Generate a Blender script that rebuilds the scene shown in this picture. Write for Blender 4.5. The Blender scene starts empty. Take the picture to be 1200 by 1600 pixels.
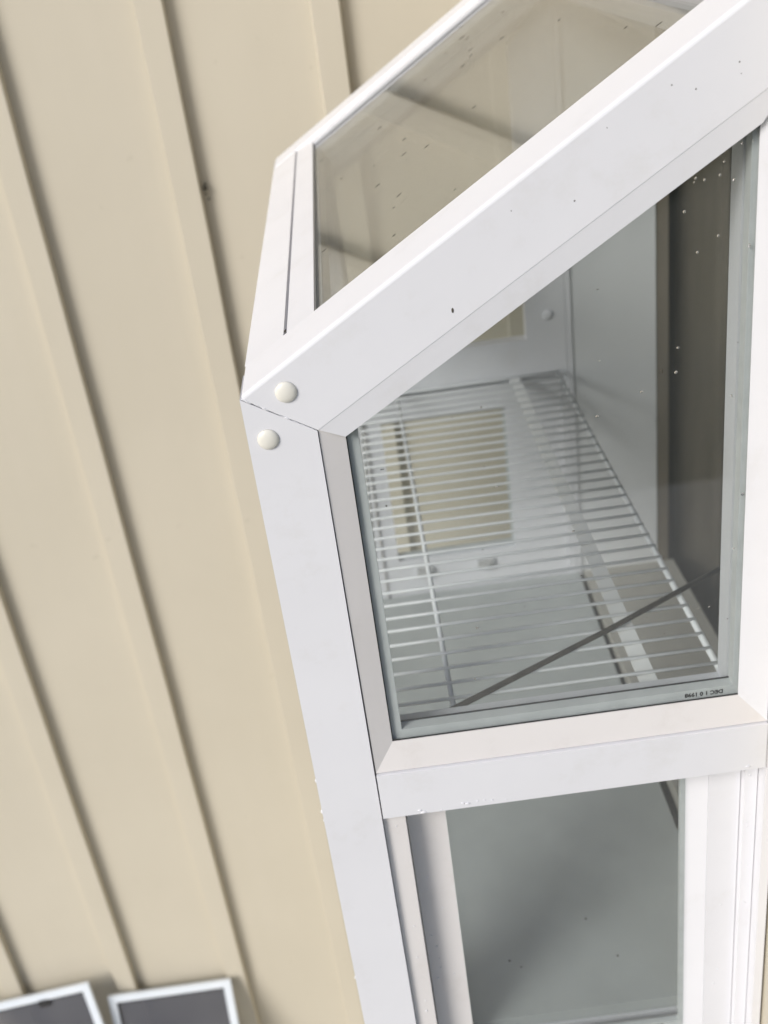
import bpy, bmesh, math, random
from mathutils import Vector, Matrix
random.seed(7)
S = bpy.context.scene
COL = S.collection
H = 2.85                      # eye height above the ground; everything is measured from the eye

# ------------------------------------------------------------------ camera
cam_d = bpy.data.cameras.new('camera'); cam = bpy.data.objects.new('camera', cam_d); COL.objects.link(cam)
R = Matrix(((0.99077716, 0.13534988, 0.00640471), (-0.05883605, 0.47230304, -0.87947038), (-0.12206117, 0.87098235, 0.47591052)))
cam.matrix_world = Matrix.Translation((0, 0, H)) @ R.to_4x4()
cam_d.sensor_fit = 'VERTICAL'; cam_d.sensor_height = 36; cam_d.lens = 1719 / 1600 * 36
cam_d.clip_start = 0.02; cam_d.clip_end = 2000
cam_d.dof.use_dof = True; cam_d.dof.focus_distance = 0.86; cam_d.dof.aperture_fstop = 6.5
S.camera = cam

# ------------------------------------------------------------------ world, sun, exposure
SUN_DIR = Vector((-0.66, -0.60, 0.56)).normalized()      # towards the sun
W = bpy.data.worlds.new('World'); S.world = W; W.use_nodes = True
nt = W.node_tree; nt.nodes.clear()
sky = nt.nodes.new('ShaderNodeTexSky'); sky.sky_type = 'NISHITA'; sky.sun_disc = False
sky.sun_elevation = math.asin(SUN_DIR.z); sky.sun_rotation = math.atan2(SUN_DIR.x, SUN_DIR.y)
sky.air_density = 0.75; sky.dust_density = 2.2; sky.ozone_density = 1.0
bg = nt.nodes.new('ShaderNodeBackground'); bg.inputs[1].default_value = 0.064
wo = nt.nodes.new('ShaderNodeOutputWorld')
nt.links.new(sky.outputs[0], bg.inputs[0]); nt.links.new(bg.outputs[0], wo.inputs[0])
sun_d = bpy.data.lights.new('sun', 'SUN'); sun_d.energy = 1.5; sun_d.angle = math.radians(26); sun_d.color = (1, 0.985, 0.965)
sun = bpy.data.objects.new('sun', sun_d); COL.objects.link(sun)
sun.rotation_euler = SUN_DIR.to_track_quat('Z', 'Y').to_euler()
S.view_settings.view_transform = 'Standard'; S.view_settings.look = 'None'
S.view_settings.exposure = 0.84; S.view_settings.gamma = 1
S.cycles.max_bounces = 7; S.cycles.diffuse_bounces = 4; S.cycles.glossy_bounces = 3; S.cycles.transmission_bounces = 4
S.cycles.transparent_max_bounces = 24; S.cycles.caustics_reflective = False; S.cycles.caustics_refractive = False

# ------------------------------------------------------------------ materials
def nmat(name):
    m = bpy.data.materials.new(name); m.use_nodes = True
    t = m.node_tree; b = t.nodes['Principled BSDF']
    return m, t, b
def coords(t):
    return t.nodes.new('ShaderNodeTexCoord').outputs['Object']
def noise(t, scale, detail=4, rough=0.55, vec=None, stretch=None):
    n = t.nodes.new('ShaderNodeTexNoise'); n.inputs['Scale'].default_value = scale
    n.inputs['Detail'].default_value = detail; n.inputs['Roughness'].default_value = rough
    v = vec or coords(t)
    if stretch:
        mp = t.nodes.new('ShaderNodeMapping'); mp.inputs['Scale'].default_value = stretch
        t.links.new(v, mp.inputs['Vector']); v = mp.outputs[0]
    t.links.new(v, n.inputs['Vector'])
    return n.outputs['Fac']
def ramp(t, fac, stops):
    r = t.nodes.new('ShaderNodeValToRGB')
    e = r.color_ramp.elements
    while len(e) < len(stops): e.new(0.5)
    for i, (p, c) in enumerate(stops):
        e[i].position = p; e[i].color = (*c, 1)
    t.links.new(fac, r.inputs[0]); return r.outputs[0]
def bump(t, b, h, strength, dist):
    k = t.nodes.new('ShaderNodeBump'); k.inputs['Strength'].default_value = strength; k.inputs['Distance'].default_value = dist
    t.links.new(h, k.inputs['Height']); t.links.new(k.outputs[0], b.inputs['Normal'])
def simple(name, lo, hi, scale, rough=0.5, bs=0.0, bd=0.001, stretch=None, spec=0.5, bscale=None):
    m, t, b = nmat(name)
    t.links.new(ramp(t, noise(t, scale, stretch=stretch), [(0.3, lo), (0.7, hi)]), b.inputs['Base Color'])
    b.inputs['Roughness'].default_value = rough; b.inputs['Specular IOR Level'].default_value = spec
    if bs: bump(t, b, noise(t, bscale or scale * 6, 3), bs, bd)
    return m
def vinyl(name, c, dirt):
    m, t, b = nmat(name)
    big = noise(t, 9, 5); fine = noise(t, 17, 6, 0.72)
    mx = t.nodes.new('ShaderNodeMix'); mx.data_type = 'RGBA'
    t.links.new(ramp(t, big, [(0.35, c), (0.7, tuple(x * 0.965 for x in c))]), mx.inputs[6])
    mx.inputs[7].default_value = (*dirt, 1)
    f = ramp(t, fine, [(0.55, (0, 0, 0)), (0.78, (0.42, 0.42, 0.42))])
    t.links.new(f, mx.inputs[0]); t.links.new(mx.outputs[2], b.inputs['Base Color'])
    b.inputs['Roughness'].default_value = 0.38
    b.inputs['Specular IOR Level'].default_value = 0.4
    bump(t, b, noise(t, 25, 3), 0.05, 0.004)
    return m
M = {}
M['vinyl'] = vinyl('white_vinyl', (0.785, 0.788, 0.815), (0.66, 0.65, 0.63))
M['vinyl_in'] = vinyl('white_vinyl_inside', (0.785, 0.788, 0.815), (0.66, 0.65, 0.63))
M['vinyl_aged_shade'] = vinyl('aged_and_shade_vinyl', (0.755, 0.73, 0.715), (0.60, 0.56, 0.52))  # yellowed tone of the beads; on left liner and sash it paints shade
M['cap'] = simple('cap_plastic', (0.76, 0.74, 0.66), (0.80, 0.78, 0.71), 40, 0.35, 0.1, 0.001)
M['wire'] = simple('coated_wire', (0.80, 0.81, 0.81), (0.86, 0.87, 0.87), 30, 0.3)
M['bar'] = simple('shelf_bar_paint', (0.82, 0.82, 0.80), (0.86, 0.86, 0.84), 30, 0.35)
M['floor'] = simple('window_floor_laminate', (0.41, 0.43, 0.415), (0.47, 0.49, 0.475), 12, 0.45, 0.05, 0.001)
M['jamb'] = simple('jamb_paint', (0.70, 0.71, 0.72), (0.75, 0.76, 0.77), 5, 0.5, 0.1, 0.002, (1, 1, 0.2))
M['brown_wood'] = simple('brown_sill_wood', (0.38, 0.36, 0.31), (0.46, 0.44, 0.39), 14, 0.5, 0.1, 0.001, (1, .15, 1))
M['casing_wood'] = simple('casing_wood', (0.15, 0.125, 0.09), (0.22, 0.19, 0.15), 14, 0.5, 0.1, 0.001, (1, 1, .15))
M['stick'] = simple('stick_wood', (0.045, 0.036, 0.024), (0.085, 0.07, 0.05), 60, 0.6, 0.3, 0.0006)
M['dark_room'] = simple('room_paint', (0.24, 0.22, 0.18), (0.28, 0.26, 0.21), 3, 0.8)
M['curtain'] = simple('curtain_cloth', (0.10, 0.085, 0.06), (0.15, 0.13, 0.10), 25, 0.9, 0.2, 0.001, (1, 1, .1))
M['spacer'] = simple('spacer_metal', (0.52, 0.55, 0.55), (0.60, 0.63, 0.63), 50, 0.38)
M['seal'] = simple('black_sealant', (0.012, 0.012, 0.012), (0.03, 0.03, 0.03), 60, 0.6)
M['ink'] = simple('black_ink', (0.015, 0.015, 0.015), (0.03, 0.03, 0.03), 60, 0.7)
M['dirt'] = simple('dirt', (0.05, 0.045, 0.035), (0.10, 0.09, 0.07), 80, 0.9)
M['paper'] = simple('grey_plastic', (0.45, 0.45, 0.44), (0.55, 0.55, 0.54), 80, 0.5)
M['screen_frame'] = simple('screen_frame_paint', (0.70, 0.76, 0.82), (0.76, 0.81, 0.86), 12, 0.35)

def siding_mat():
    m, t, b = nmat('cream_siding_paint')
    oi = t.nodes.new('ShaderNodeObjectInfo')
    base = ramp(t, noise(t, 1.6, 5), [(0.3, (0.575, 0.53, 0.432)), (0.7, (0.615, 0.568, 0.467))])
    streak = ramp(t, noise(t, 22, 4, 0.6, stretch=(1, 1, 0.05)), [(0.25, (0.985, 0.985, 0.98)), (0.75, (1, 1, 1))])
    mul = t.nodes.new('ShaderNodeMix'); mul.data_type = 'RGBA'; mul.blend_type = 'MULTIPLY'; mul.inputs[0].default_value = 1
    t.links.new(base, mul.inputs[6]); t.links.new(streak, mul.inputs[7]); base = mul.outputs[2]
    spots = ramp(t, noise(t, 38, 2, 0.5), [(0.74, (0, 0, 0)), (0.80, (0.5, 0.5, 0.5))])
    mx = t.nodes.new('ShaderNodeMix'); mx.data_type = 'RGBA'
    t.links.new(spots, mx.inputs[0]); t.links.new(base, mx.inputs[6]); mx.inputs[7].default_value = (0.50, 0.46, 0.37, 1)
    hs = t.nodes.new('ShaderNodeHueSaturation')
    mr = t.nodes.new('ShaderNodeMapRange'); mr.inputs[3].default_value = 0.96; mr.inputs[4].default_value = 1.03
    t.links.new(oi.outputs['Random'], mr.inputs[0]); t.links.new(mr.outputs[0], hs.inputs['Value'])
    t.links.new(mx.outputs[2], hs.inputs['Color']); t.links.new(hs.outputs[0], b.inputs['Base Color'])
    b.inputs['Roughness'].default_value = 0.62; b.inputs['Specular IOR Level'].default_value = 0.3
    h = noise(t, 14, 3, 0.5, stretch=(1, 1, 0.25))
    bump(t, b, h, 0.22, 0.004)
    return m
M['siding'] = siding_mat()

def glass_mat(name, tint, rough=0.0, smear=0.0):
    m = bpy.data.materials.new(name); m.use_nodes = True; t = m.node_tree; t.nodes.clear()
    out = t.nodes.new('ShaderNodeOutputMaterial')
    lw = t.nodes.new('ShaderNodeLayerWeight'); lw.inputs[0].default_value = 0.5
    pw = t.nodes.new('ShaderNodeMath'); pw.operation = 'POWER'; pw.inputs[1].default_value = 5
    t.links.new(lw.outputs['Facing'], pw.inputs[0])
    ma = t.nodes.new('ShaderNodeMath'); ma.operation = 'MULTIPLY_ADD'; ma.inputs[1].default_value = 0.95; ma.inputs[2].default_value = 0.042
    t.links.new(pw.outputs[0], ma.inputs[0])
    tr = t.nodes.new('ShaderNodeBsdfTransparent'); tr.inputs[0].default_value = (*tint, 1)
    gl = t.nodes.new('ShaderNodeBsdfGlossy'); gl.inputs['Roughness'].default_value = rough
    mx = t.nodes.new('ShaderNodeMixShader')
    t.links.new(ma.outputs[0], mx.inputs[0]); t.links.new(tr.outputs[0], mx.inputs[1]); t.links.new(gl.outputs[0], mx.inputs[2])
    last = mx.outputs[0]
    if smear:                                            # dust film; its bluish white also paints in reflected haze
        df = t.nodes.new('ShaderNodeBsdfDiffuse'); df.inputs[0].default_value = (0.58, 0.60, 0.62, 1)
        r = ramp(t, noise(t, 7, 5, 0.65, stretch=(1, 1, 0.3)), [(0.3, (smear * .35,) * 3), (0.75, (smear,) * 3)])
        m2 = t.nodes.new('ShaderNodeMixShader'); t.links.new(r, m2.inputs[0])
        t.links.new(last, m2.inputs[1]); t.links.new(df.outputs[0], m2.inputs[2]); last = m2.outputs[0]
    t.links.new(last, out.inputs[0]); return m
M['glass'] = glass_mat('window_glass', (0.972, 0.979, 0.982))
M['glass_hazy'] = glass_mat('dusty_hazy_glass', (0.970, 0.979, 0.975), 0.0, 0.036)  # stronger film stands for pale haze reflected in the side panes
M['glass_roof'] = glass_mat('dusty_roof_glass', (0.965, 0.972, 0.962), 0.0, 0.03)
def drop_mat():
    m, t, b = nmat('water'); b.inputs['Transmission Weight'].default_value = 1; b.inputs['IOR'].default_value = 1.33
    b.inputs['Roughness'].default_value = 0.02; return m
M['water'] = drop_mat()
def mesh_mat():
    m = bpy.data.materials.new('insect_mesh'); m.use_nodes = True; t = m.node_tree; t.nodes.clear()
    out = t.nodes.new('ShaderNodeOutputMaterial')
    tr = t.nodes.new('ShaderNodeBsdfTransparent'); df = t.nodes.new('ShaderNodeBsdfDiffuse')
    t.links.new(ramp(t, noise(t, 8), [(0.3, (0.12, 0.125, 0.145)), (0.7, (0.15, 0.155, 0.175))]), df.inputs[0])
    mx = t.nodes.new('ShaderNodeMixShader'); mx.inputs[0].default_value = 0.6
    t.links.new(tr.outputs[0], mx.inputs[1]); t.links.new(df.outputs[0], mx.inputs[2]); t.links.new(mx.outputs[0], out.inputs[0])
    return m
M['insect_mesh'] = mesh_mat()
def ground_mat():
    m, t, b = nmat('ground')
    t.links.new(ramp(t, noise(t, 0.6, 8, 0.65), [(0.3, (0.065, 0.075, 0.04)), (0.7, (0.11, 0.115, 0.07))]), b.inputs['Base Color'])
    b.inputs['Roughness'].default_value = 0.95; bump(t, b, noise(t, 25, 5), 0.6, 0.03); return m
M['ground'] = ground_mat()
M['patio'] = simple('patio_concrete', (0.42, 0.42, 0.38), (0.50, 0.50, 0.46), 2.5, 0.9, 0.3, 0.004, bscale=60)

# ------------------------------------------------------------------ helpers
def tag(o, label=None, cat=None, group=None, kind=None):
    if label: o['label'] = label
    if cat: o['category'] = cat
    if group: o['group'] = group
    if kind: o['kind'] = kind
    return o
def empty(name, loc):
    o = bpy.data.objects.new(name, None); o.location = loc; o.empty_display_size = 0.05; COL.objects.link(o); return o
def finish(name, bm, mat, parent=None, bev=0.0, seg=2, smooth=False, origin=None, pick=None):
    """bm is in eye-relative coordinates; the object keeps its geometry in world place, relative to its parent."""
    if pick:                                             # the soft, rounded long edge only; the rest is cut crisp
        bmesh.ops.bevel(bm, geom=[e for e in bm.edges if all(pick(v.co) for v in e.verts)], offset=bev, segments=seg, affect='EDGES', clamp_overlap=True, profile=0.5)
        bev = 0
    if bev:
        bmesh.ops.bevel(bm, geom=[e for e in bm.edges if e.calc_face_angle(0) > 0.35], offset=bev, segments=seg, affect='EDGES', clamp_overlap=True, profile=0.5)
    bmesh.ops.recalc_face_normals(bm, faces=bm.faces)
    if origin is None:
        mn = Vector((min(v.co.x for v in bm.verts), min(v.co.y for v in bm.verts), min(v.co.z for v in bm.verts)))
        mx = Vector((max(v.co.x for v in bm.verts), max(v.co.y for v in bm.verts), max(v.co.z for v in bm.verts)))
        origin = (mn + mx) / 2
    bmesh.ops.translate(bm, verts=bm.verts, vec=-Vector(origin))
    me = bpy.data.meshes.new(name); bm.to_mesh(me); bm.free()
    if smooth:
        for p in me.polygons: p.use_smooth = True
    me.materials.append(M[mat] if isinstance(mat, str) else mat)
    o = bpy.data.objects.new(name, me); COL.objects.link(o)
    wl = Vector(origin) + Vector((0, 0, H))
    if parent is not None:
        o.parent = parent
        p = parent; off = Vector((0, 0, 0))
        while p is not None: off += p.location; p = p.parent
        o.location = wl - off
    else: o.location = wl
    return o
def add_box(bm, a, b):
    x0, x1 = sorted((a[0], b[0])); y0, y1 = sorted((a[1], b[1])); z0, z1 = sorted((a[2], b[2]))
    v = [bm.verts.new((x, y, z)) for x in (x0, x1) for y in (y0, y1) for z in (z0, z1)]
    for f in ((0, 1, 3, 2), (4, 6, 7, 5), (0, 4, 5, 1), (2, 3, 7, 6), (0, 2, 6, 4), (1, 5, 7, 3)): bm.faces.new([v[i] for i in f])
def box(name, a, b, mat, parent=None, bev=0.0, **k):
    bm = bmesh.new(); add_box(bm, a, b); return finish(name, bm, mat, parent, bev, **k)
def add_loft(bm, A, B):
    va = [bm.verts.new(p) for p in A]; vb = [bm.verts.new(p) for p in B]; n = len(A)
    bm.faces.new(va); bm.faces.new(vb[::-1])
    for i in range(n): bm.faces.new([va[i], vb[i], vb[(i + 1) % n], va[(i + 1) % n]])
def prism(name, poly, y0, y1, mat, parent=None, bev=0.0, **k):
    """poly in (x, z), extruded along y"""
    bm = bmesh.new(); add_loft(bm, [(x, y0, z) for x, z in poly], [(x, y1, z) for x, z in poly])
    return finish(name, bm, mat, parent, bev, **k)
def loft(name, A, B, mat, parent=None, bev=0.0, **k):
    bm = bmesh.new(); add_loft(bm, A, B); return finish(name, bm, mat, parent, bev, **k)
def add_tube(bm, pts, r, n=8):
    pts = [Vector(p) for p in pts]; rings = []
    for i, p in enumerate(pts):
        d = (pts[min(i + 1, len(pts) - 1)] - pts[max(i - 1, 0)]).normalized()
        u = d.orthogonal().normalized(); w = d.cross(u)
        rr = r[i] if isinstance(r, (list, tuple)) else r
        rings.append([bm.verts.new(p + (u * math.cos(2 * math.pi * k / n) + w * math.sin(2 * math.pi * k / n)) * rr) for k in range(n)])
    for a, b in zip(rings, rings[1:]):
        for k in range(n): bm.faces.new([a[k], a[(k + 1) % n], b[(k + 1) % n], b[k]])
    bm.faces.new(rings[0][::-1]); bm.faces.new(rings[-1])
def tube(name, pts, r, mat, parent=None, n=8):
    bm = bmesh.new(); add_tube(bm, pts, r, n); return finish(name, bm, mat, parent, smooth=True)
def dome(bm, c, nrm, r, hgt, n=16, rings=4, stretch=(1, 1), tang=None):
    nrm = Vector(nrm).normalized(); u = Vector(tang).normalized() if tang else nrm.orthogonal().normalized(); w = nrm.cross(u); c = Vector(c)
    R_ = []
    for j in range(rings):
        a = j / rings * math.pi / 2
        R_.append([bm.verts.new(c + (u * math.cos(2 * math.pi * k / n) * stretch[0] + w * math.sin(2 * math.pi * k / n) * stretch[1]) * r * math.cos(a) + nrm * hgt * math.sin(a)) for k in range(n)])
    top = bm.verts.new(c + nrm * hgt)
    for a, b in zip(R_, R_[1:]):
        for k in range(n): bm.faces.new([a[k], a[(k + 1) % n], b[(k + 1) % n], b[k]])
    for k in range(n): bm.faces.new([R_[-1][k], R_[-1][(k + 1) % n], top])
    bm.faces.new(R_[0][::-1])

# ------------------------------------------------------------------ ground
GZ = -H
bm = bmesh.new(); vs = [bm.verts.new(p) for p in ((-600, -600, GZ - .02), (600, -600, GZ - .02), (600, 600, GZ - .02), (-600, 600, GZ - .02))]; bm.faces.new(vs)
tag(finish('ground', bm, 'ground'), kind='structure')
tag(box('patio', (-4.2, -3.6, GZ - .12), (3.2, 1.99, GZ), 'patio', bev=.004), kind='structure')

# ------------------------------------------------------------------ cream board and batten wall behind
YW, XW = 1.95, 0.318         # faces of the back wall and of the house wall that carries the window
XI = 0.445                   # room side of the house wall
ZTOP = 1.25
def siding(root, lo, hi, edges, zlo, zhi, axis):
    """boards between the batten edges; axis 'x': wall faces -y, axis 'y': wall faces -x"""
    bw = 0.050; th = 0.020
    eds = [e for e in edges if lo < e < hi]
    cuts = [lo] + [e - bw / 2 for e in eds] + [hi]
    for a, b in zip(cuts, cuts[1:]):
        j = random.uniform(-.0008, .0008)
        if axis == 'x': box('board', (a + .001, YW + j, zlo), (b - .001, YW + .018, zhi), 'siding', root)
        else: box('board', (XW + j, a + .001, zlo), (XW + .018, b - .001, zhi), 'siding', root)
    for e in eds:
        bm = bmesh.new(); n = 26; rows = []
        ph = random.uniform(0, 9)
        for i in range(n + 1):                            # a hand-cut batten: its edges wander a little
            z = zlo + (zhi - zlo) * i / n
            l = e - bw + .0012 * math.sin(z * 2.3 + ph) + random.uniform(-.0006, .0006); r_ = e + .0012 * math.sin(z * 1.7 + ph * 2) + random.uniform(-.0006, .0006)
            if axis == 'x': pr = [(l, YW - .0012), (l + .004, YW - th + .001), (r_ - .002, YW - th - .001), (r_, YW - th + .001), (r_, YW - .0012)]
            else: pr = [(XW - .0012, l), (XW - th, l + .003), (XW - th, r_ - .002), (XW - .0012, r_)]
            rows.append([bm.verts.new((x, y, z)) for x, y in pr])
        k = len(rows[0])
        for a, b in zip(rows, rows[1:]):
            for q in range(k): bm.faces.new([a[q], a[(q + 1) % k], b[(q + 1) % k], b[q]])
        bm.faces.new(rows[0]); bm.faces.new(rows[-1][::-1])
        finish('batten', bm, 'siding', root)
wall = tag(empty('siding_wall', (-1.5, YW, 0)), 'cream painted board and batten wall standing behind the white garden window', 'wall')
siding(wall, -4.2, XW, [0.030 - .2795 * k for k in range(-1, 15)], GZ, ZTOP, 'x')
box('sheathing', (-4.2, YW + .020, GZ), (XW - .002, YW + .14, ZTOP), 'siding', wall)

# ------------------------------------------------------------------ house wall that carries the window (right edge of the picture)
WY0, WY1, WZ0, WZ1 = 0.795, 1.615, -1.055, -0.10       # the opening
hw = tag(empty('house_wall', (XW, 0, 0)), 'cream house wall at the right edge that the garden window is fixed to', 'wall')
box('board', (XW, 0.700, GZ), (XW + .018, 0.781, ZTOP), 'siding', hw)
for k in range(12):                               # the gable end round the corner
    x = XW + .0195 + .28 * k
    box('board', (x, 0.6995, GZ), (x + .278, 0.7175, ZTOP), 'siding', hw)
    box('batten', (x + .24, 0.681, GZ), (x + .29, 0.699, ZTOP), 'siding', hw, bev=.002)
box('board', (XW, 0.783, GZ), (XW + .018, 1.69, -1.14), 'siding', hw)
box('board', (XW, 0.783, 0.02), (XW + .018, 1.69, ZTOP), 'siding', hw)
box('board', (XW, 1.692, GZ), (XW + .018, 1.945, ZTOP), 'siding', hw)
for a, b in (((XW + .02, 0.7185, GZ), (XI, WY0 - .014, ZTOP)), ((XW + .02, WY1 + .014, GZ), (XI, 4.2, ZTOP)),
             ((XW + .02, WY0 - .012, GZ), (XI, WY1 + .012, WZ0 - .014)), ((XW + .02, WY0 - .012, WZ1 + .014), (XI, WY1 + .012, ZTOP))):
    box('stud_wall', a, b, 'dark_room', hw)
box('window_jamb', (0.301, WY1, WZ0), (XI + .002, WY1 + .012, WZ1), 'jamb', hw)
box('window_jamb', (0.301, WY0 - .012, WZ0), (XI + .002, WY0, WZ1), 'jamb', hw)
box('window_head', (0.301, WY0, WZ1), (XI + .002, WY1, WZ1 + .012), 'jamb', hw)
box('window_sill', (0.318, WY0, WZ0 - .012), (XI + .03, WY1, WZ0 + .012), 'brown_wood', hw, bev=.002)
for a, b in (((XI + .003, WY1 + .002, WZ0 - .06), (XI + .022, WY1 + .062, WZ1 + .06)), ((XI + .003, WY0 - .062, WZ0 - .06), (XI + .022, WY0 - .002, WZ1 + .06))):
    box('window_casing', a, b, 'casing_wood', hw, bev=.003)

# the room behind it
RX, RY0, RY1, RZ0, RZ1 = 3.6, 0.83, 4.1, -2.2, 0.35
for nme, a, b in (('room_floor', (XI, RY0 - .05, RZ0 - .1), (RX, RY1, RZ0)), ('room_ceiling', (XI, RY0 - .05, RZ1), (RX, RY1, RZ1 + .1)),
                  ('room_wall', (RX + .001, RY0, RZ0 - .1), (RX + .1, RY1, RZ1 + .1)), ('room_wall', (XI + .001, 0.7205, RZ0 - .1), (RX, RY0 - .051, RZ1 + .1)), ('room_wall', (XI, RY1 + .001, RZ0 - .1), (RX, RY1 + .1, RZ1 + .1))):
    tag(box(nme, a, b, 'dark_room'), kind='structure')
# curtain with folds
bm = bmesh.new(); rows = []
ny = 90
for i in range(ny + 1):
    y = 1.60 + 0.52 * i / ny
    x = 0.535 + 0.030 * math.sin(i * 0.42) + 0.010 * math.sin(i * 0.97 + 1)
    rows.append([bm.verts.new((x + dx + (0.01 * math.sin(i * .3 + k) if k else 0), y, z)) for dx in (0, .003) for k, z in enumerate((-1.9, -1.2, -.5, 0.1))])
for a, b in zip(rows, rows[1:]):
    for o_ in (0, 4):
        for k in range(3): bm.faces.new([a[o_ + k], a[o_ + k + 1], b[o_ + k + 1], b[o_ + k]])
tag(finish('curtain', bm, 'curtain', smooth=True), 'dark brown curtain hanging in folds in the room behind the window', 'curtain')

# ------------------------------------------------------------------ garden window
SL = 0.6049; ZE = -0.2366                       # roof surface: z = ZE + SL * x
ca, sa = 1 / math.hypot(1, SL), SL / math.hypot(1, SL)
X0, XP, XB = -0.0985, -0.0455, -0.0262           # front face, groove of post, edge of its bead
XR0, XR1 = 0.2805, 0.3055                        # right bead
ZR1, ZR0 = -0.6690, -0.7195                      # meeting rail top and bottom
YN, YF = 0.75, 1.662                             # outer faces of the near and the far side
TH = 0.050
ZBOT = -1.165
win = tag(empty('window_greenhouse', (0.1, 1.2, H + ZBOT)), 'white vinyl window greenhouse, a projecting garden window with sloping glass roof and glazed sides', 'window greenhouse')
zt = lambda x: ZE + SL * x
def glass_unit(name, parent, x0, x1, z0, z1, ya, d, poly=None, stamp=None, hazy='glass_hazy', sp_w=0.011):
    """double glazing in an XZ plane, outer face at ya, growing inwards along d"""
    P = poly or [(x0, z0), (x1, z0), (x1, z1), (x0, z1)]
    g = prism(name, P, ya, ya + d * .003, hazy, parent)
    prism('pane', P, ya + d * .015, ya + d * .018, 'glass', g)
    # spacer: a ring of bars between the panes
    c = Vector((sum(p[0] for p in P) / len(P), sum(p[1] for p in P) / len(P)))
    Q = [Vector(p) for p in P]; n = len(Q); inner = []
    for i in range(n):
        p, a, b = Q[i], (Q[i] - Q[i - 1]).normalized(), (Q[(i + 1) % n] - Q[i]).normalized()
        na, nb = Vector((-a.y, a.x)), Vector((-b.y, b.x))
        m = (na + nb).normalized(); inner.append(p + m * sp_w / max(.2, m.dot(na)))
    for i in range(n):
        j = (i + 1) % n
        quad = [Q[i], Q[j], inner[j], inner[i]]
        prism('spacer', [tuple(v) for v in quad], ya + d * .0032, ya + d * .0148, 'spacer', g)
    if stamp:
        txt, tx, tz, size = stamp
        cu = bpy.data.curves.new('stamp', 'FONT'); cu.body = txt; cu.size = size; cu.align_x = 'CENTER'; cu.align_y = 'CENTER'; cu.offset = 0.00022
        cu.space_character = 0.98; cu.resolution_u = 2
        to = bpy.data.objects.new('stamp', cu); COL.objects.link(to)
        me = bpy.data.meshes.new_from_object(to.evaluated_get(bpy.context.evaluated_depsgraph_get()))
        bpy.data.objects.remove(to)
        me.materials.clear(); me.materials.append(M['ink'])
        # the unit was set upside down: the stamp reads turned by half a turn
        me.transform(Matrix.Translation((tx, ya + d * .0029, tz)) @ Matrix.Rotation(math.radians(90), 4, 'X') @ Matrix.Rotation(math.pi, 4, 'Z'))
        so = bpy.data.objects.new('date_stamp', me); COL.objects.link(so); so.parent = g
        me.transform(Matrix.Translation(-(Vector((tx, ya, tz))))); so.location = Vector((tx, ya, tz + H)) - g.location - parent.location
    return g

def bead(name, A, B, C, D, ya, d, depth, mat='vinyl', lift=.0012):
    """sloping glazing bead: outer edge A-B flush with the frame, inner edge D-C set back at the glass (points are (x, z))"""
    lo = [(*A,), (*B,), (*C,), (*D,)]
    bm = bmesh.new()
    f = [bm.verts.new((A[0], ya + d * lift, A[1])), bm.verts.new((B[0], ya + d * lift, B[1])), bm.verts.new((C[0], ya + d * depth, C[1])), bm.verts.new((D[0], ya + d * depth, D[1]))]
    k = [bm.verts.new((p[0], ya + d * (depth + .0008), p[1])) for p in (A, B, C, D)]
    bm.faces.new(f); bm.faces.new(k[::-1])
    for i in range(4): bm.faces.new([f[i], k[i], k[(i + 1) % 4], f[(i + 1) % 4]])
    return finish(name, bm, mat, win)

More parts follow.
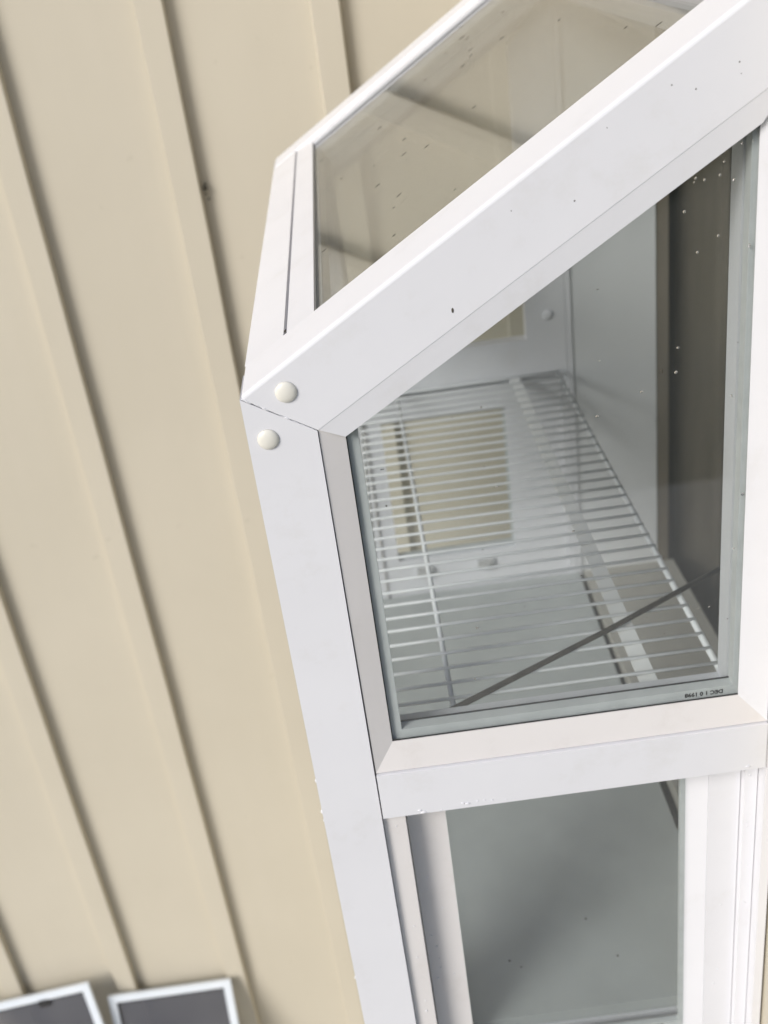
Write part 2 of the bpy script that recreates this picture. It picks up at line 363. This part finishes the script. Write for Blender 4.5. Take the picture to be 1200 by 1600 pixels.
VB = 0.0657   # rafter face height measured vertically
VG = 0.0868   # from roof line down to the glass
def side(ya, d, near):
    iv = 'vinyl' if near else 'vinyl_in'
    yb = ya + d * TH
    e = .0006
    # front post with mitred head
    prism('corner_post', [(X0, ZBOT), (XP - e, ZBOT), (XP - e, zt(XP) - VB - e), (X0, zt(X0) - .0016)], ya, yb, iv, win, bev=.0022)
    # rafter: deeper than the rest, its top is the roof edge
    prism('rafter', [(X0, zt(X0)), (XW - .003, zt(XW - .003)), (XW - .003, zt(XW - .003) - VB), (XP, zt(XP) - VB)], ya, ya + d * .0665, iv, win, bev=.0032, seg=3, pick=lambda v: abs(v.z - zt(v.x)) < 1e-4)
    # stile against the wall
    prism('wall_stile', [(XR1 + .0008, ZBOT), (XW - .003, ZBOT), (XW - .003, zt(XW) - VB - .001), (XR1 + .0008, zt(XR1) - VB - .001)], ya, yb, iv, win, bev=.0015)
    # meeting rail
    box('meeting_rail', (XP + .0008, ya - d * .0015, ZR0), (XR1, ya + d * .040, ZR1), iv, win, bev=.002)
    # beads round the fixed pane
    xbR = XR0
    gb = -0.6385
    pTL, pTR = (XP, zt(XP) - VB), (XR1, zt(XR1) - VB)
    iTL, iTR = (XB, zt(XB) - VG), (xbR, zt(xbR) - VG)
    pBL, pBR = (XP + .0008, ZR1 + .0016), (XR1, ZR1 + .0016)
    iBL, iBR = (XB, gb), (xbR, gb)
    dep = .0065
    bead('glazing_bead', pBL, pTL, iTL, iBL, ya, d, dep, 'vinyl_aged_shade' if near else iv)
    bead('glazing_bead', pTL, pTR, iTR, iTL, ya, d, .0022, iv, .0003)
    bead('glazing_bead', pTR, pBR, iBR, iTR, ya, d, dep, iv)
    bead('glazing_bead', pBR, pBL, iBL, iBR, ya, d, dep, 'vinyl_aged_shade' if near else iv)
    # double glazing
    yg = ya + d * .0078
    poly = [(XB - .004, gb - .005), (xbR + .010, gb - .005), (xbR + .010, zt(xbR + .010) - VG + .018), (XB - .004, zt(XB - .004) - VG + .018)]
    glass_unit('glass_unit', win, XB, xbR, gb, -.3, yg, d, poly, ('DEC 1 0 1998', 0.2515, gb + .0035, .0060) if near else None, sp_w=.0135)
    box('gasket', (XB, yg + d * .0134, gb + .0085), (xbR, yg + d * .0147, gb + .0094), 'seal', win)
    # black gasket line where the bead meets the glass at the bottom
    box('gasket', (XB, ya + d * .0072, gb - .0004), (xbR, ya + d * .0077, gb + .0011), 'seal', win)
    box('gasket', (XB, ya + d * .0072, gb), (XB + .0008, ya + d * .0077, zt(XB) - VG), 'seal', win)
    # inner frame round the glass, room side
    yi0, yi1 = yg + d * .0184, yb - d * .0004
    xl = XB + .002; xr = 0.2765 if near else 0.2445; zb = gb - .006 if near else -0.606
    for nm, P in (('inner_stop', [(XP, ZR1), (xl, zb), (xl, zt(xl) - VG - .004), (XP, zt(XP) - VB)]),
                  ('inner_stop', [(xr, zb), (XR1, ZR1), (XR1, zt(XR1) - VB), (xr, zt(xr) - VG - .004)]),
                  ('inner_stop', [(XP, ZR1), (XR1, ZR1), (xr, zb), (xl, zb)])):
        prism(nm, P, yi0, yi1, 'vinyl_in', win, bev=.0008)
    # jamb liners of the lower, sliding half
    yl = ya + d * .0050
    prism('jamb_liner', [(XP, ZBOT), (XP + .0205, ZBOT), (XP + .0205, ZR0 + .02), (XP, ZR0 + .02)], yl, yb, 'vinyl_aged_shade' if near else iv, win, bev=.0012)  # left liner coloured for the shade beside the post
    box('jamb_liner', (XR1 - .012, ya + d * .016, ZBOT), (XR1, yb, ZR0 + .02), iv, win, bev=.0012)
    # lower sash
    sx0, sx1 = XP + .0215, XR1 - .0128
    gx0, gx1 = (0.0125, 0.2415) if near else (0.002, 0.203)
    sz1 = ZR0 + .045; sz0 = ZBOT + .020
    gz0 = -1.1105 if near else -0.975
    ys = ya + d * .0250
    ye = ya + d * .0455
    bm = bmesh.new()
    add_box(bm, (sx0, ys, sz0), (gx0, ye, sz1))
    add_box(bm, (gx0 + .0003, ys + d * .0004, sz0), (gx1 - .0003, ye, gz0)); add_box(bm, (gx0 + .0003, ys + d * .0004, ZR0 + .004), (gx1 - .0003, ye, sz1))
    sash = finish('sliding_sash', bm, 'vinyl_aged_shade' if near else iv, win, .0015)  # left stile's shade is put into this colour; lit right stile stays white
    box('stile', (gx1 + .021, ys, sz0), (sx1, ye, sz1), iv, sash, bev=.0015)
    loft('stile_bead', [(gx1, ys + d * .007, sz0), (gx1 + .0208, ys + d * .001, sz0), (gx1 + .0208, ye, sz0), (gx1, ye, sz0)],
         [(gx1, ys + d * .007, sz1), (gx1 + .0208, ys + d * .001, sz1), (gx1 + .0208, ye, sz1), (gx1, ye, sz1)], iv, sash)
    yg2 = ys + d * .0030
    P2 = [(gx0, gz0), (gx1, gz0), (gx1, ZR0 + .004), (gx0, ZR0 + .004)]
    prism('pane', P2, yg2, yg2 + d * .003, 'glass_hazy', sash)
    prism('pane', P2, yg2 + d * .009, yg2 + d * .012, 'glass', sash)
    for a, b in (((gx0, gz0), (gx1, gz0 + .009)), ((gx1 - .004, gz0 + .0092), (gx1, ZR0 + .003))):
        box('spacer', (a[0], yg2 + d * .0032, a[1]), (b[0], yg2 + d * .0088, b[1]), 'spacer', sash)
    if near:
        cu = bpy.data.curves.new('stamp', 'FONT'); cu.body = 'DEC 11 1998'; cu.size = .0058; cu.align_x = 'CENTER'; cu.align_y = 'CENTER'; cu.offset = 0.00022; cu.space_character = 0.98; cu.resolution_u = 2
        to = bpy.data.objects.new('stamp', cu); COL.objects.link(to)
        me = bpy.data.meshes.new_from_object(to.evaluated_get(bpy.context.evaluated_depsgraph_get())); bpy.data.objects.remove(to)
        me.materials.clear(); me.materials.append(M['ink'])
        me.transform(Matrix.Rotation(math.radians(90), 4, 'X') @ Matrix.Rotation(math.pi, 4, 'Z'))
        so = bpy.data.objects.new('date_stamp', me); COL.objects.link(so); so.parent = sash
        so.location = Vector((0.205, yg2 + d * .0031, gz0 + .0045 + H)) - sash.location - win.location
    else:
        for lx in (0.045, 0.150):
            bm = bmesh.new(); add_box(bm, (lx - .014, ye, gz0 - .035), (lx + .014, ye - .006 if d < 0 else ye + .006, gz0 - .017)); add_box(bm, (lx - .006, ye - .006, gz0 - .030), (lx + .006, ye - .012, gz0 - .022))
            finish('latch', bm, 'paper', sash, bev=.0008)
    # screw caps
    yc = ya if near else yb + d * .0005
    nrm = (0, -d, 0) if near else (0, d, 0)
    spots = [(-0.0640, -0.2965), (-0.0832, -0.3318)] if near else [(0.279, -0.570), (-.075, -.42)]
    for sx, sz in spots:
        bm = bmesh.new()
        dome(bm, (sx, yc - d * .0001 if near else yc + d * .0001, sz), nrm, .0083, .0032, 28, 5)
        finish('screw_cap', bm, 'cap' if near else 'vinyl_in', win, smooth=True)
side(YN, 1, True)
side(YF, -1, False)
YA, YB = YN + .0665, YF - .0665                    # clear width between the rafters
# ---- roof: frame on the slope; (u, n) measured from the eave edge
def roof_pt(u, n, y): return (X0 + u * ca - n * sa, y, zt(X0) + u * sa + n * ca)
def roof_bar(name, prof, y0, y1, mat, parent=win, bev=.0015):
    return loft(name, [roof_pt(u, n, y0) for u, n in prof], [roof_pt(u, n, y1) for u, n in prof], mat, parent, bev)
roof_bar('eave_rail', [(0.0, -.001), (.0395, -.001), (.0395, -.045), (0.022, -.075), (0.0, -.06)], YA + .0006, YB - .0006, 'vinyl', bev=.0022)
roof_bar('glazing_bead', [(.0418, -.0022), (.0670, -.0050), (.0670, -.0080), (.0418, -.030)], YA + .0006, YB - .0006, 'vinyl', bev=.0010)
UT = (0.262 - X0) / ca; UE = (XW - .004 - X0) / ca
roof_bar('header_rail', [(UT, -.0005), (UE, -.0005), (UE, -.060), (UT, -.045)], YA + .0006, YB - .0006, 'vinyl', bev=.002)
roof_bar('glazing_bead', [(.0675, -.0052), (UT - .0008, -.0052), (UT - .0008, -.0085), (.0675, -.0085)], YB - .0206, YB - .0008, 'vinyl', bev=.0010)
rg = roof_bar('roof_glass', [(.060, -.0086), (UT + .004, -.0086), (UT + .004, -.0116), (.060, -.0116)], YA + .0004, YB - .0004, 'glass_roof', win, 0)
roof_bar('pane', [(.060, -.0240), (UT + .004, -.0240), (UT + .004, -.0270), (.060, -.0270)], YA + .0004, YB - .0004, 'glass', rg, 0)
roof_bar('spacer', [(.060, -.0118), (.0705, -.0118), (.0705, -.0238), (.060, -.0238)], YA + .0004, YB - .0004, 'spacer', rg, 0)
roof_bar('spacer', [(.0706, -.0118), (UT - .008, -.0118), (UT - .008, -.0238), (.0706, -.0238)], YB - .0240, YB - .0206, 'spacer', rg, 0)
# ---- front, seen only through the side glass
box('front_rail', (X0 + .001, YN + TH + .001, ZBOT), (XP - .004, YF - TH - .001, -1.062), 'vinyl_in', win, bev=.002)
box('front_rail', (X0 + .003, YN + TH + .001, -.395), (XP - .004, YF - TH - .001, -.352), 'vinyl_in', win, bev=.002)
fg = box('front_glass', (-.083, YN + TH + .001, -1.064), (-.080, YF - TH - .001, -.394), 'glass', win)
box('pane', (-.066, YN + TH + .001, -1.064), (-.063, YF - TH - .001, -.394), 'glass', fg)
# ---- floor of the box
def floor_z(y): return -1.088 + (y - .80) / .81 * .046
loft('floor_board', [(x, YN + TH + .001, z) for x, z in ((XP - .003, -1.105), (.309, -1.105), (.309, floor_z(.80)), (XP - .003, floor_z(.80)))],
     [(x, YF - TH - .001, z) for x, z in ((XP - .003, -1.062), (.309, -1.062), (.309, floor_z(1.611)), (XP - .003, floor_z(1.611)))], 'floor', win, bev=.001)
box('base_frame', (XP - .003, YN + TH + .001, ZBOT + .002), (XW - .004, YF - TH - .001, -1.108), 'vinyl_in', win, bev=.001)

# ---- sealant smeared along the mitre of post and rafter, and along the post's front arris
bm = bmesh.new()
for a, b, n_ in (((X0 + .001, zt(X0) - .0008), (XP - .001, zt(XP) - VB - .0004), 34),):
    pts = []; rad = []
    for i in range(n_ + 1):
        t_ = i / n_
        pts.append((a[0] + (b[0] - a[0]) * t_, YN + .0004 + random.uniform(-.0002, .0002), a[1] + (b[1] - a[1]) * t_ + random.uniform(-.0004, .0004)))
        rad.append(max(.00025, .0009 * (0.5 + 0.5 * math.sin(i * .7)) * random.uniform(.3, 1.1)))
    add_tube(bm, pts, rad, 6)
finish('sealant', bm, 'vinyl', win, smooth=True)
# ---- water drops and dirt on the window
bm = bmesh.new()
def drop(x, z, r, y, st=(1, 1)): dome(bm, (x, y, z), (0, -1, 0), r, r * .5, 8, 3, st, (1, 0, 0))
ygl = YN + .0078 - .00003
for i in range(16):
    t_ = random.random() ** 1.6
    x = XR0 - .002 - t_ * .05; z = zt(x) - VG - .004 - random.random() ** 1.5 * .055
    if random.random() < .3: x = XR0 - random.random() * .022; z = -.17 - random.random() * .42
    drop(x, z, random.uniform(.0005, .0012), ygl, (1, random.uniform(.8, 1.6)))
for i in range(18):
    x = random.uniform(XB + .01, XR0 - .01); z = random.uniform(-.60, zt(x) - VG - .02)
    drop(x, z, random.uniform(.0006, .0013), ygl, (random.uniform(.8, 1.5), random.uniform(.6, 1.2)))
tag(finish('water_drops', bm, 'water', win, smooth=True), kind='stuff')
bm = bmesh.new()
for i in range(11):
    x = random.uniform(XP + .004, XR1 - .004) if i > 6 else random.uniform(XP + .03, XP + .10)
    dome(bm, (x, YN - .0016, ZR0 + random.uniform(.001, .007)), (0, -1, 0), random.uniform(.0006, .0018), .0007, 8, 3, (random.uniform(.8, 2.2), .8), (1, 0, 0))
for i in range(26):
    z = random.uniform(-1.05, ZR0 - .01); x = random.choice((XP + .012, XP + .030, XP + .045, XR1 - .030, XR1 - .006)) + random.uniform(-.003, .003)
    dome(bm, (x, YN + (.0249 if x < .1 and x > XP + .0215 else .0049 if x < .1 else .0249 if x < XR1 - .0122 else .0159), z), (0, -1, 0), random.uniform(.0006, .0013), .0008, 8, 3)
for z, r in ((-.668, .0022), (-.705, .0026), (-.716, .0018), (-.93, .0022), (-.70, .0013)):
    dome(bm, (X0 + .0005, YN + .003, z), (-1, -.4, 0), r, r * .8, 10, 3, (1, 1.6))
tag(finish('water_beads', bm, 'vinyl', win, smooth=True), kind='stuff')
bm = bmesh.new()
for i in range(34):                               # specks on the roof glass, drawn out along the slope
    u = random.uniform(.075, UT); y = random.uniform(YA + .01, YB - .05)
    p = Vector(roof_pt(u, -.0086, y)); l = random.uniform(.0012, .004)
    dome(bm, p, (-sa, 0, ca), l, .0005, 7, 2, (1, .28), (ca, random.uniform(-.2, .2), sa))
for i in range(7):                               # specks on the rafter
    x = random.uniform(X0 + .02, .30); z = zt(x) - random.uniform(.006, VB - .006)
    r = random.uniform(.0003, .0008)
    dome(bm, (x, YN - .00003, z), (0, -1, 0), r, .0003, 7, 2, (1, random.uniform(.5, 1.5)))
dome(bm, (.0625, YN - .00003, -.2525), (0, -1, 0), .0013, .0004, 8, 2, (.7, 1.5), (1, 0, 0))
for i in range(9):                               # and on the glass
    x = random.uniform(XB + .01, XR0 - .01); z = random.uniform(-.60, zt(x) - VG - .01)
    dome(bm, (x, ygl, z), (0, -1, 0), random.uniform(.0003, .0008), .0002, 7, 2)
for x, z in ((.214, -.324), (.2135, -.3235)):
    dome(bm, (x, ygl, z), (0, -1, 0), .0013, .0003, 8, 2, (.6, 1.5), (1, 0, 0))
for x, y in ((.165, .915), (.078, .862), (.066, .872), (.19, .86)):   # crumbs on the floor
    dome(bm, (x, y, floor_z(y) + .0002), (0, 0, 1), random.uniform(.0010, .0018), .0008, 8, 2)
dome(bm, roof_pt(.0405, -.002, YA + .012), (-sa, 0, ca), .003, .001, 7, 2, (.3, 1.2), (ca, 0, sa))
tag(finish('dirt_specks', bm, 'dirt', win), kind='stuff')

# ------------------------------------------------------------------ wire shelf
ZS = -0.6600; SY0, SY1 = 0.803, 1.603
shelf = tag(empty('wire_shelf', (.13, 1.2, H + ZS)), 'white coated wire shelf lying inside the garden window', 'shelf')
for x, r in ((-.0268, .0030), (.0335, .0028), (.2875, .0034)):
    tube('rod', [(x, SY0, ZS - .0035), (x, SY1, ZS - .0035)], r, 'wire', shelf)
prism('flat_bar', [(.2115, ZS - .0050), (.2275, ZS - .0019), (.2275, ZS - .0040), (.2115, ZS - .0070)], SY0, SY1, 'bar', shelf, bev=.0004)
nw = 33; first = None
for i in range(nw):
    y = SY0 + .004 + (SY1 - SY0 - .008) * i / (nw - 1)
    o = first
    if first is None:
        first = tube('wire', [(-.0290, y, ZS), (.05, y, ZS), (.17, y, ZS), (.2900, y, ZS)], .0018, 'wire', shelf, 6)
    else:
        c = first.copy(); COL.objects.link(c); c.location.y = first.location.y + (y - SY0 - .004); c.location.z += random.uniform(-.0004, .0004)
        c.rotation_euler.z = random.uniform(-.004, .004)
# stick across the shelf
tag(tube('stick', [(.012, .787 + .012, ZS + .005), (.10, .846, ZS + .0056), (.20, .901, ZS + .005), (.345, .985, ZS + .0058)], [.0030, .0029, .0028, .0027], 'stick', n=10),
    'thin dark brown stick lying diagonally across the white wire shelf', 'stick')

# ------------------------------------------------------------------ insect screens leaning on the wall
def screen(name, label, w, h, loc, rot, tab):
    r = tag(empty(name, (loc[0], loc[1], loc[2] + H)), label, 'window screen', 'insect screens leaning on the cream wall')
    fw, ft = .019, .009
    def part(nm, a, b, m, bev=.0015):
        bm = bmesh.new(); add_box(bm, a, b)
        o = finish(nm, bm, m, None, bev); o.parent = r; o.location = o.location - Vector((0, 0, H)); return o
    part('frame_rail', (-w / 2, -ft, h - fw), (w / 2, 0, h), 'screen_frame'); part('frame_rail', (-w / 2, -ft, 0), (w / 2, 0, fw), 'screen_frame')
    for s in (-1, 1): part('frame_stile', (s * w / 2, -ft * .97, fw + .0004), (s * (w / 2 - fw), -.0003, h - fw - .0004), 'screen_frame')
    part('mesh_panel', (-w / 2 + fw + .0003, -.0052, fw + .0006), (w / 2 - fw - .0003, -.0046, h - fw - .0006), 'insect_mesh', 0)
    part('spline', (-w / 2 + fw + .0005, -.0085, h - fw - .0035), (w / 2 - fw - .0005, -.0056, h - fw - .0005), 'seal', 0)
    part('spline', (-w / 2 + fw + .0005, -.0085, fw + .006), (-w / 2 + fw + .0035, -.0056, h - fw - .004), 'seal', 0)
    if tab is not None: part('pull_tab', (tab - .013, -.012, h - fw - .016), (tab + .013, -.0088, h - fw + .002), 'seal', .001)
    r.rotation_euler = rot
    return r
screen('window_screen', 'white framed insect screen leaning on the wall, nearer the garden window', .312, .562, (-.718, 1.765, GZ + .002), (math.radians(-15.5), 0, math.radians(0.5)), None)
screen('window_screen', 'white framed insect screen cut by the left edge, with a black pull tab', .345, .600, (-1.000, 1.735, GZ + .025), (math.radians(-16), math.radians(-7.5), 0), .05)

# ------------------------------------------------------------------ scrap of debris caught behind a batten
bm = bmesh.new()
for i in range(9):
    p = Vector((-.2435 + random.uniform(-.002, .005), YW - .010 + random.uniform(-.004, .003), -.385 + random.uniform(-.016, .016)))
    q = p + Vector((random.uniform(-.004, .006), random.uniform(-.005, .002), random.uniform(-.008, .008)))
    add_tube(bm, [p, (p + q) / 2 + Vector((.001, 0, .001)), q], [.001, .0022, .0008], 5)
tag(finish('debris_clump', bm, 'dirt'), 'tiny dark clump of debris stuck to the edge of a batten', 'debris')
bpy.context.view_layer.update()
